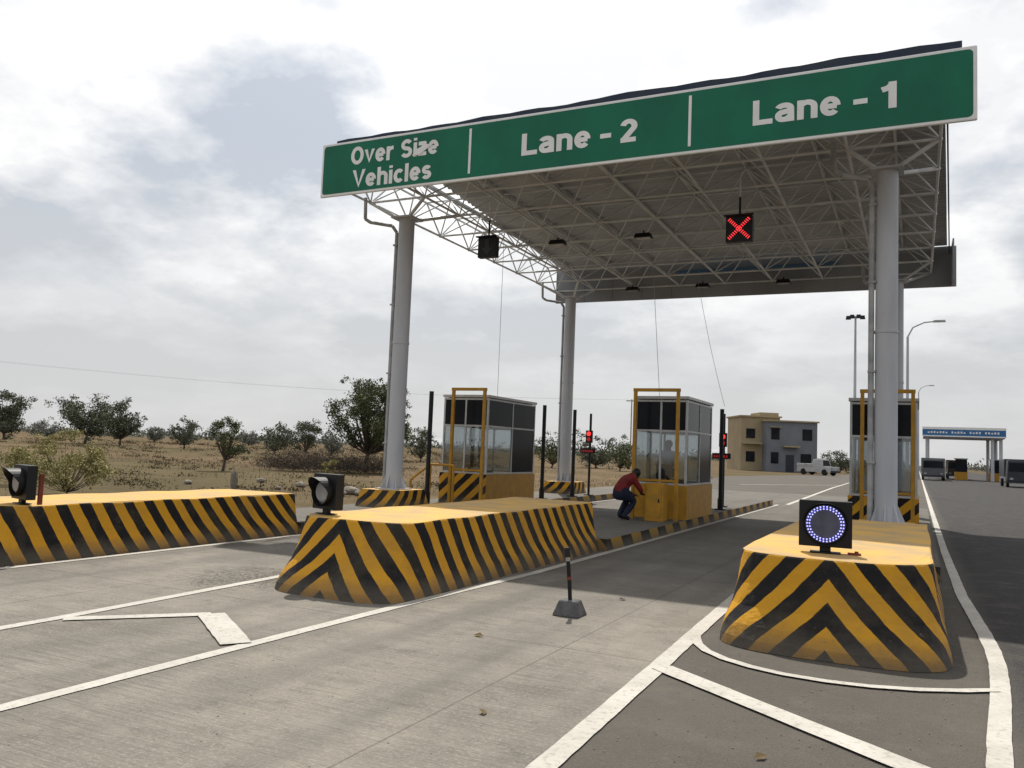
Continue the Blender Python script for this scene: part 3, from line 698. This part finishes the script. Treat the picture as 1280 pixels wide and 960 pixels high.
# ------------------------------------------------------------------ vegetation
rng=np.random.default_rng(11)
def leafmesh(name,centers,size,m,parent=None,asp=.45,**kw):
    n=len(centers);a=rng.normal(size=(n,3));a/=np.linalg.norm(a,axis=1)[:,None]
    b=np.cross(a,rng.normal(size=(n,3)));b/=np.linalg.norm(b,axis=1)[:,None]
    s=(size*(.5+1.0*rng.random(n)))[:,None]
    v=np.empty((n*4,3));v[0::4]=centers-a*s;v[1::4]=centers+b*s*asp;v[2::4]=centers+a*s;v[3::4]=centers-b*s*asp
    me=bpy.data.meshes.new(name);me.from_pydata(v.tolist(),[],np.arange(n*4).reshape(n,4).tolist())
    me.materials.append(M[m]);o=bpy.data.objects.new(name,me);COL.objects.link(o)
    if parent: par(o,parent)
    for k,x in kw.items(): o[k]=x
    return o
def tree(x,y,h,w,nl,size,m='leaf',label='leafy green tree standing in the dry field',trunk=.28,name='tree',lobes=16,dens=.32,grp='trees scattered over the dry field',inner=.0):
    T=thing(name,(x,y,0),label,'tree' if name=='tree' else 'shrub',grp)
    mb=MB();tr=.035*h*(.8 if name=='tree' else .4)
    fork=Vector((x+rng.uniform(-.05,.05)*h,y,h*trunk))
    mb.cyl((x,y,-.05),tuple(fork),tr,tr*.7,8)
    cl=[];skew=rng.uniform(-.12,.12)
    for k in range(lobes):
        a=2*math.pi*k/lobes*2.4+rng.uniform(-.4,.4);rr=w/2*math.sqrt(rng.uniform(.03,.8))
        top=h*(1-.42*(rr/(w/2))**2)-.06*h;bot=h*(trunk+.10+.10*rng.random())
        zz=rng.uniform(bot,top) if rng.random()<.75 else top
        tip=Vector((x+rr*math.cos(a)+skew*zz,y+rr*math.sin(a),zz));midp=fork.lerp(tip,.5)+Vector((0,0,-.04*h))
        mb.cyl(tuple(fork),tuple(midp),tr*.45,tr*.28,6);mb.cyl(tuple(midp),tuple(tip),tr*.28,tr*.1,5)
        R_=w*dens*rng.uniform(.35,1.0)/2*1.1
        cl.append((tip,R_))
        for q in range(2):
            o=Vector(rng.normal(size=3))*R_*.7;cl.append((tip+o,R_*.5))
        if inner: cl.append((fork.lerp(tip,.6),R_*inner))
    mb.obj('trunk',['bark'],T)
    tot=sum(r**2 for _,r in cl);C_=[]
    for t,r in cl:
        n=int(nl*r*r/tot);d=rng.normal(size=(n,3));d/=np.linalg.norm(d,axis=1)[:,None]
        q=d*(r*rng.random(n)**.5)[:,None]*np.array([1,1,.75])*(.75+.5*rng.random(n))[:,None];C_.append(q+np.array(t))
    leafmesh('crown',np.concatenate(C_),size,m,T)
def at(u,d):
    l=(u-637)/1041*d;return -.439*d+.898*l,.898*d+.439*l
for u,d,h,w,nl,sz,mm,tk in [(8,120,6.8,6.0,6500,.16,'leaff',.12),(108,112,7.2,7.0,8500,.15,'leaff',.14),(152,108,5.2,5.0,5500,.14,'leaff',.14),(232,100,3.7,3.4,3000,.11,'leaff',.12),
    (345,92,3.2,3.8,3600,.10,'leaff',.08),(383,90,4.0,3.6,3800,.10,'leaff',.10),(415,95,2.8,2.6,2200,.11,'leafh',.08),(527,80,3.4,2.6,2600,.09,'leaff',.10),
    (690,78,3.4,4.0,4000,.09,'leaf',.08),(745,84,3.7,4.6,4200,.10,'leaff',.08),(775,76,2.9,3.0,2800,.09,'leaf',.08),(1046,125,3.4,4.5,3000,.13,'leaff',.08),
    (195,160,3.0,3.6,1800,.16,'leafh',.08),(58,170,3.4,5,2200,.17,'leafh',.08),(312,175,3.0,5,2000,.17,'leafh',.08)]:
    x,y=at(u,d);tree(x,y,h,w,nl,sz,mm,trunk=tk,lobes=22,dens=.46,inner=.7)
x,y=at(458,46);tree(x,y,5.5,4.9,24000,.062,'leaf','spreading thorny tree behind the toll column',.18,lobes=52,dens=.31,inner=.5)
x,y=at(282,40);tree(x,y,2.5,2.1,5000,.042,'leaf','small thin sapling in the dry field',.2,lobes=26,dens=.33,inner=.4)
x,y=at(92,21);tree(x,y,1.68,2.0,7500,.030,'leafdry','pale dry shrub beside the striped island',.04,name='shrub',lobes=46,dens=.24,grp='dry shrubs by the verge')
x,y=at(26,24);tree(x,y,1.1,1.8,3200,.034,'leafdry','pale dry shrub beside the striped island',.04,name='shrub',lobes=28,dens=.28,grp='dry shrubs by the verge')
x,y=at(415,27);tree(x,y,1.1,.6,900,.035,'leafdry','pale dry shrub beside the striped island',.04,name='shrub',lobes=12,dens=.4,grp='dry shrubs by the verge')
pts=[]
for k in range(34):
    u=342+140*k/33;x,y=at(u,44+rng.uniform(-1.5,1.5));h=.55+.35*math.sin(k*.9)*.5+.3
    n=500;q=rng.normal(size=(n,3))*np.array([.5,.6,.38]);q[:,2]=np.abs(q[:,2])+h*.2*rng.random(n);pts.append(q+np.array([x,y,.05]))
leafmesh('brush_heap',np.concatenate(pts),.10,'brush',None,asp=.10,kind='stuff')
pts=[]
for k in range(280):
    u=-120+1500*rng.random();d=rng.uniform(260,600);x,y=at(u,d);r=rng.uniform(1.5,4.0);n=80
    if x>-2 and x<18: continue
    q=rng.normal(size=(n,3))*np.array([r,r,r*.40]);q[:,2]=np.abs(q[:,2])+.2;pts.append(q+np.array([x,y,.3]))
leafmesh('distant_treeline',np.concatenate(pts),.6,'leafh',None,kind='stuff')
pts=[];sz=[]
for k in range(320):
    u=-100+720*rng.random();d=24+rng.random()**1.2*150;x,y=at(u,d)
    if x>-14.5: continue
    r=rng.uniform(.12,.42)*(1+d/90);n=70;q=rng.normal(size=(n,3))*np.array([r,r,r*.28]);q[:,2]=np.abs(q[:,2]);pts.append(q+np.array([x,y,.0]));sz+=[.035+.0006*d]*n
leafmesh('field_scrub',np.concatenate(pts),np.array(sz),'scrub',None,asp=.3,kind='stuff')
N=14000;xs=-13.5-rng.random(N)**1.7*45;ys=4+rng.random(N)*60
cl=np.sin(xs*.7)+np.sin(ys*.45+xs*.2);keep=cl+rng.normal(size=N)*.6>.3;xs=xs[keep];ys=ys[keep];N=len(xs)
hh=.05+.20*rng.random(N)**2;an=rng.random(N)*6.28;dx=np.cos(an);dy=np.sin(an);ww=.008+.00015*np.abs(xs)
v=np.empty((N*3,3));v[0::3]=np.c_[xs-dx*ww,ys-dy*ww,np.full(N,-.014)];v[1::3]=np.c_[xs+dx*ww,ys+dy*ww,np.full(N,-.014)]
v[2::3]=np.c_[xs+dy*hh*.5,ys-dx*hh*.5,hh]
me=bpy.data.meshes.new('dry_grass');me.from_pydata(v.tolist(),[],np.arange(N*3).reshape(N,3).tolist());me.materials.append(M['straw'])
o=bpy.data.objects.new('dry_grass',me);COL.objects.link(o);o['kind']='stuff'
def rock(x,y,rx,ry,rz,label,grp=None):
    m=MB();m.ball((0,0,rz*.6),rx,ry,rz,n=7)
    m.v=[(a+x+rng.uniform(-.12,.12)*rx,b+y+rng.uniform(-.12,.12)*ry,max(-.02,c+rng.uniform(-.1,.1)*rz)) for a,b,c in m.v]
    o=m.obj('rock',['stone']);o['label']=label;o['category']='rock'
    if grp:o['group']=grp
x,y=at(297,26);rock(x,y,.12,.12,.36,'upright weathered boundary stone in the dry verge')
for u,d,r in ((428,25,.18),(442,26,.22),(455,25.5,.16),(240,28,.12),(330,31,.14),(402,24,.1),(380,29,.16),(352,27,.09)):
    x,y=at(u,d);rock(x,y,r*1.3,r,r*.7,'rough stone lying on the dry soil','loose stones on the verge')
m=MB()
def crumb(x,y,r):
    k=5;a0=random.random()*6;m.add([(x+r*math.cos(a0+6.283*i/k)*random.uniform(.6,1.2),y+r*math.sin(a0+6.283*i/k),.001) for i in range(k)]+[(x,y,r*.8)],[(i,(i+1)%k,k) for i in range(k)])
for _ in range(420):
    crumb(-6.75+random.gauss(0,.22),7.6+random.gauss(0,.5),random.uniform(.004,.010))
for _ in range(260): crumb(random.uniform(-4.5,-1.9),random.uniform(2,14),random.uniform(.003,.008))
for _ in range(200): crumb(random.uniform(-9.3,-6.8),random.uniform(3,14),random.uniform(.003,.008))
for _ in range(260): crumb(random.uniform(-1.6,.3),random.uniform(3,7.2),random.uniform(.003,.008))
for _ in range(160): crumb(.35+random.gauss(0,.08),random.uniform(7.5,13),random.uniform(.004,.010))
o=m.obj('loose_grit',['rubble'],kind='stuff')
for x,y in ((-2.35,4.6),(-3.35,6.4),(-.75,4.75),(-2.9,8.9)):
    m=MB();a=random.random()*3;pts=[(x+.05*math.cos(a),y+.05*math.sin(a),.012),(x+.03*math.cos(a+1.6),y+.03*math.sin(a+1.6),.03),(x-.05*math.cos(a),y-.04*math.sin(a),.01),(x-.02*math.cos(a+1.6),y-.03*math.sin(a+1.6),.009)]
    m.add(pts,[(0,1,2,3)]);o=m.obj('litter',['straw']);o['label']='small dry leaf scrap lying on the concrete';o['category']='litter';o['group']='scraps on the pavement'
mb=MB();n=60
for i in range(n+1):
    x=-1700+1500*i/n;h=12+16*math.exp(-((i-14)/9)**2)+6*math.sin(i*.5)
    mb.v+=[(x,1500,-1),(x,1700,max(4,h))]
for i in range(n): k=2*i;mb.f.append((k,k+2,k+3,k+1));mb.m.append(0)
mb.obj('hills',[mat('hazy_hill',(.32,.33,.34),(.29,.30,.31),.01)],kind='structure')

# ------------------------------------------------------------------ building
def W2(o,a,b,z): return (o[0]+.898*a-.439*b,o[1]+.439*a+.898*b,z)
o0=at(922,112)
B=thing('house',(o0[0],o0[1],0),'two-storey beige and grey flat-roofed building with parapets','building')
def bbox(mb,a0,a1,b0,b1,z0,z1,mi=0):
    vs=[W2(o0,a,b,z) for z in (z0,z1) for a,b in ((a0,b0),(a1,b0),(a1,b1),(a0,b1))]
    mb.add(vs,[(0,3,2,1),(4,5,6,7),(0,1,5,4),(1,2,6,5),(2,3,7,6),(3,0,4,7)],mi)
m=MB();bbox(m,.9,6.2,2,9,0,7.3);bbox(m,3.6,6.2,2.6,7,7.3,8.0);m.obj('wall',['beige'],B)
m=MB();bbox(m,3.8,10.6,0,8,0,6.7);m.obj('wall',['greyp'],B)
m=MB();bbox(m,.7,6.4,1.7,9.2,7.3,7.5);bbox(m,3.6,10.8,-.25,8.2,6.7,6.9);bbox(m,1.1,3.5,.8,1.98,3.6,3.8);m.obj('parapet',['beige'],B)
for a,z,w_2,h_ in ((1.6,4.4,1.2,1.3),(1.6,1.2,1.2,1.4)):
    m=MB();bbox(m,a,a+w_2,1.93,1.985,z,z+h_);m.obj('window',['glassd'],B)
for a,z,w_2,h_ in ((4.4,4.3,1.1,1.5),(8.6,4.3,1.3,1.5),(4.4,1.1,1.0,1.5),(8.4,1.1,1.4,1.4)):
    m=MB();bbox(m,a,a+w_2,-.06,-.004,z,z+h_);m.obj('window',['glassd'],B)
m=MB();bbox(m,6.4,7.5,-.06,-.004,0,2.3);m.obj('door',['vdark'],B)
m=MB();bbox(m,5.9,8.0,-1.0,-.02,3.3,3.5);bbox(m,4.2,5.7,-.5,-.02,5.9,6.0);m.obj('sunshade',['beige'],B)

# ------------------------------------------------------------------ vehicles
def vehicle(x,y,yaw,kind,label,body):
    L,Wd,H=(4.6,1.8,1.85) if kind!='truck' else (7,2.3,2.7)
    T=thing({'truck':'truck','car':'parked_car','pickup':'pickup_truck'}[kind],(x,y,0),label,'truck' if kind!='car' else 'car')
    R=Matrix.Translation((x,y,0))@Matrix.Rotation(yaw,4,'Z')
    def fin(mb,n,ms,**k):
        mb.v=[tuple(R@Vector(v)) for v in mb.v];mb.obj(n,ms,T,**k)
    w=Wd/2
    m=MB()
    if kind=='truck':
        m.box(-w,w,-L/2,-L/2+1.8,.55,2.35,top=.08);m.box(-w-.05,w+.05,-L/2+1.95,L/2,.9,2.5);m.box(-.5,.5,-L/2+.2,L/2,.5,.8)
    else:
        m.box(-w,w,-L/2,L/2,.35,1.02,top=.05)
        m.box(-w+.05,w-.05,-L/2+1.1,-L/2+2.7,1.0,H,top=.2);m.box(-w,-w+.06,.3,L/2,1,1.3);m.box(w-.06,w,.3,L/2,1,1.3)
    fin(m,'body',[body],bevel=.05)
    m=MB();f=-L/2-.012 if kind=='truck' else -L/2+1.1
    if kind=='truck': m.add([(-w+.15,f+.0,1.40),(w-.15,f+.0,1.40),(w-.2,f+.04,2.15),(-w+.2,f+.04,2.15)],[(0,1,2,3)])
    else: m.add([(-w+.2,f+.01,1.1),(w-.2,f+.01,1.1),(w-.35,f+.17,H-.12),(-w+.35,f+.17,H-.12)],[(0,1,2,3)])
    fin(m,'windscreen',['glassd'])
    for sx in (-1,1):
        m=MB();m.box(sx*w*.7-.13,sx*w*.7+.13,-L/2-.02,-L/2+.02,.68,.84);fin(m,'headlight',['lens'])
        for yy in (-L/2+.85,L/2-.9):
            m=MB();m.cyl((sx*(w-.22),yy,.36),(sx*(w+.0),yy,.36),.36,.36,16);fin(m,'wheel',['rubber'])
    m=MB();m.box(-w+.02,w-.02,-L/2-.08,-L/2-.02,.38,.56);fin(m,'bumper',['vdark'])
x,y=at(1165,96);vehicle(x,y,.0,'truck','grey truck standing before the far toll plaza','vwhite')
x,y=at(1194,112);vehicle(x,y,.0,'truck','brown lorry waiting near the far toll canopy','vbrown')
x,y=at(1271,76);vehicle(x,y,.0,'truck','dark truck on the far carriageway','vdark')
x,y=at(1022,98);vehicle(x,y,math.radians(60),'pickup','small grey-white pickup parked near the building','vpale')

o1=at(1153,105);F=thing('far_toll_canopy',(o1[0],o1[1],0),'distant toll canopy with blue and white fascia','toll canopy')
ox,oy=o1[0],o1[1];WF=8.9
m=MB();m.box(ox,ox+WF,oy,oy+9,5.2,6.3);m.obj('roof',['fascia'],F)
m=MB();m.box(ox-.1,ox+WF+.1,oy-.12,oy-.01,5.35,6.45);m.obj('fascia_board',[mat('far_blue',(.05,.17,.38),None,1)],F)
m=MB();m.box(ox-.12,ox+WF+.12,oy-.16,oy-.125,6.2,6.5);m.box(ox-.12,ox+WF+.12,oy-.16,oy-.125,5.3,5.45)
for k in range(24):
    if k in (7,13,18): continue
    a=ox+.5+k*.33;m.box(a,a+.2,oy-.15,oy-.125,5.72,5.72+(.25 if k%3 else .18))
m.obj('lettering',['white'],F)
for xx in (.5,7.6,8.5):
    for yy in (.6,8):
        m=MB();m.cyl((ox+xx,oy+yy,0),(ox+xx,oy+yy,5.2),.2);m.obj('column',['col'],F)
for xx in (4.3,8.1):
    T=thing('far_booth',(ox+xx,oy+2,0),'small distant toll booth under the blue canopy','toll booth','distant toll booths')
    m=MB();m.box(ox+xx-.7,ox+xx+.7,oy+2,oy+4.5,0,1);m.obj('plinth',['yellow'],T)
    m=MB();m.box(ox+xx-.65,ox+xx+.65,oy+2.05,oy+4.45,1,2.6);m.obj('cabin',['glassd'],T)
    m=MB();m.box(ox+xx-.75,ox+xx+.75,oy+1.95,oy+4.55,2.6,2.72);m.obj('roof',['alu'],T)

x,y=at(1067,62)
T=thing('high_mast_light',(x,y,0),'tall slim mast with ring of floodlights on top','light mast')
m=MB();m.cyl((x,y,0),(x,y,12.6),.14,.07,10);m.obj('mast',['col'],T)
m=MB();m.cyl((x-.5,y,12.5),(x+.5,y,12.5),.04,n=6);m.cyl((x,y-.5,12.5),(x,y+.5,12.5),.04,n=6);m.obj('crossarm',['col'],T)
for a,b in ((-.5,0),(.5,0),(-.2,-.5),(.25,-.5)):
    m=MB();m.box(x+a-.18,x+a+.18,y+b-.12,y+b+.12,12.35,12.62,top=.04);m.obj('floodlight',['black'],T)
def lamp(u,d,h,arm):
    x,y=at(u,d);T=thing('street_lamp',(x,y,0),'tall grey street lamp with single curved arm','street lamp','street lamps along the road')
    m=MB();m.cyl((x,y,0),(x,y,h-.8),.09,.06,10);m.path([(x,y,h-.8),(x+.25,y,h-.3),(x+arm*.6,y,h-.05),(x+arm,y,h)],.04);m.obj('pole',['col'],T)
    m=MB();m.box(x+arm-.1,x+arm+.5,y-.12,y+.12,h-.05,h+.05,top=.03);m.obj('lamp_head',['pipe'],T)
lamp(1133,44,9.2,1.3);lamp(1147,100,11.2,1.2)

T=thing('power_line',(-60,60,0),'overhead wires strung between distant wooden poles','power line')
p0=(-95,48);p1=(-36,112)
for i,(px,py) in enumerate((p0,p1)):
    m=MB();m.cyl((px,py,0),(px,py,9.2),.12,.09,8);m.box(px-.8,px+.8,py-.05,py+.05,8.9,9.05);m.obj('pole',['pipe'],T)
for o in (-.6,.6):
    m=MB();pts=[]
    for i in range(25):
        t=i/24;pts.append((p0[0]+(p1[0]-p0[0])*t+o,p0[1]+(p1[1]-p0[1])*t,9.1-1.2*math.sin(math.pi*t)))
    m.path(pts,.008,4);m.obj('wire',['fascia'],T)

# ------------------------------------------------------------------ camera
f,th,ph,ro=1041,math.radians(26.062),math.radians(4.45),math.radians(2.33)
Fv=Vector((-math.sin(th)*math.cos(ph),math.cos(th)*math.cos(ph),math.sin(ph)));Rv=Vector((math.cos(th),math.sin(th),0));Uv=Rv.cross(Fv)
R2=Rv*math.cos(ro)+Uv*math.sin(ro);U2=-Rv*math.sin(ro)+Uv*math.cos(ro)
cam=bpy.data.cameras.new('camera');co=bpy.data.objects.new('camera',cam);COL.objects.link(co)
mw=Matrix.Identity(4)
for i in range(3): mw[i][0]=R2[i];mw[i][1]=U2[i];mw[i][2]=-Fv[i]
mw.translation=Vector((0,0,1.6));co.matrix_world=mw
cam.sensor_width=36;cam.lens=f/1280*36;cam.clip_end=6000;cam.clip_start=.05;S.camera=co

# ------------------------------------------------------------------ light
sd=Vector((-.30,.60,1)).normalized()
el=math.asin(sd.z)
su=bpy.data.lights.new('sun','SUN');su.energy=4.8;su.angle=math.radians(.8);su.color=(1,.955,.88)
so=bpy.data.objects.new('sun',su);COL.objects.link(so);so.rotation_euler=sd.to_track_quat('Z','Y').to_euler()
w=bpy.data.worlds.new('World');S.world=w;w.use_nodes=True;nt=w.node_tree
bg=nt.nodes['Background'];bg.inputs['Strength'].default_value=.1
sk=nt.nodes.new('ShaderNodeTexSky');sk.sky_type='NISHITA';sk.sun_disc=False;sk.sun_elevation=el;sk.sun_rotation=math.atan2(sd.x,sd.y);sk.dust_density=4;sk.air_density=1.2
tc=nt.nodes.new('ShaderNodeTexCoord');G_=tc.outputs['Generated']
sp=nt.nodes.new('ShaderNodeSeparateXYZ');lk(nt,G_,sp.inputs[0])
def dotn(v):
    dt=nt.nodes.new('ShaderNodeVectorMath');dt.operation='DOT_PRODUCT';lk(nt,G_,dt.inputs[0]);dt.inputs[1].default_value=tuple(Vector(v).normalized());return dt.outputs['Value']
zz=math_n(nt,'ADD',math_n(nt,'MAXIMUM',sp.outputs[2],0),.30)
cb=nt.nodes.new('ShaderNodeCombineXYZ');lk(nt,math_n(nt,'DIVIDE',sp.outputs[0],zz),cb.inputs[0]);lk(nt,math_n(nt,'DIVIDE',sp.outputs[1],zz),cb.inputs[1]);cb.inputs[2].default_value=3.7
n1=noise(nt,cb.outputs[0],1.7,7,.56)
for v,a,b,k in (((-.446,.785,.429),.93,.995,.13),((-.656,.634,.408),.972,.997,-.13),((-.766,.548,.336),.97,.998,.07),((-.15,.86,.42),.94,.998,.10)):
    n1=math_n(nt,'ADD',n1,math_n(nt,'MULTIPLY',ramp(nt,dotn(v),a,b),k))
dens=ramp(nt,n1,.44,.56)
glow=math_n(nt,'POWER',math_n(nt,'MAXIMUM',dotn(sd),0),4)
base=mixc(nt,.88,sk.outputs[0],(5.7,6.25,7.1))
lowc=mixc(nt,.94,sk.outputs[0],(7.6,7.65,7.65))
hz=ramp(nt,sp.outputs[2],.02,.34)
base=mixc(nt,hz,lowc,base)
cloud=mixc(nt,ramp(nt,noise(nt,cb.outputs[0],3.6,6,.58),.36,.58),(12.4,12.3,12.1),(9.6,9.65,9.8))
hz2=ramp(nt,sp.outputs[2],.06,.26)
c=mixc(nt,math_n(nt,'MULTIPLY',dens,math_n(nt,'ADD',math_n(nt,'MULTIPLY',hz2,.84),.12)),base,cloud)
vm=nt.nodes.new('ShaderNodeVectorMath');vm.operation='SCALE';lk(nt,c,vm.inputs[0]);lk(nt,math_n(nt,'ADD',math_n(nt,'MULTIPLY',glow,.30),.88),vm.inputs['Scale'])
lk(nt,vm.outputs[0],bg.inputs['Color'])
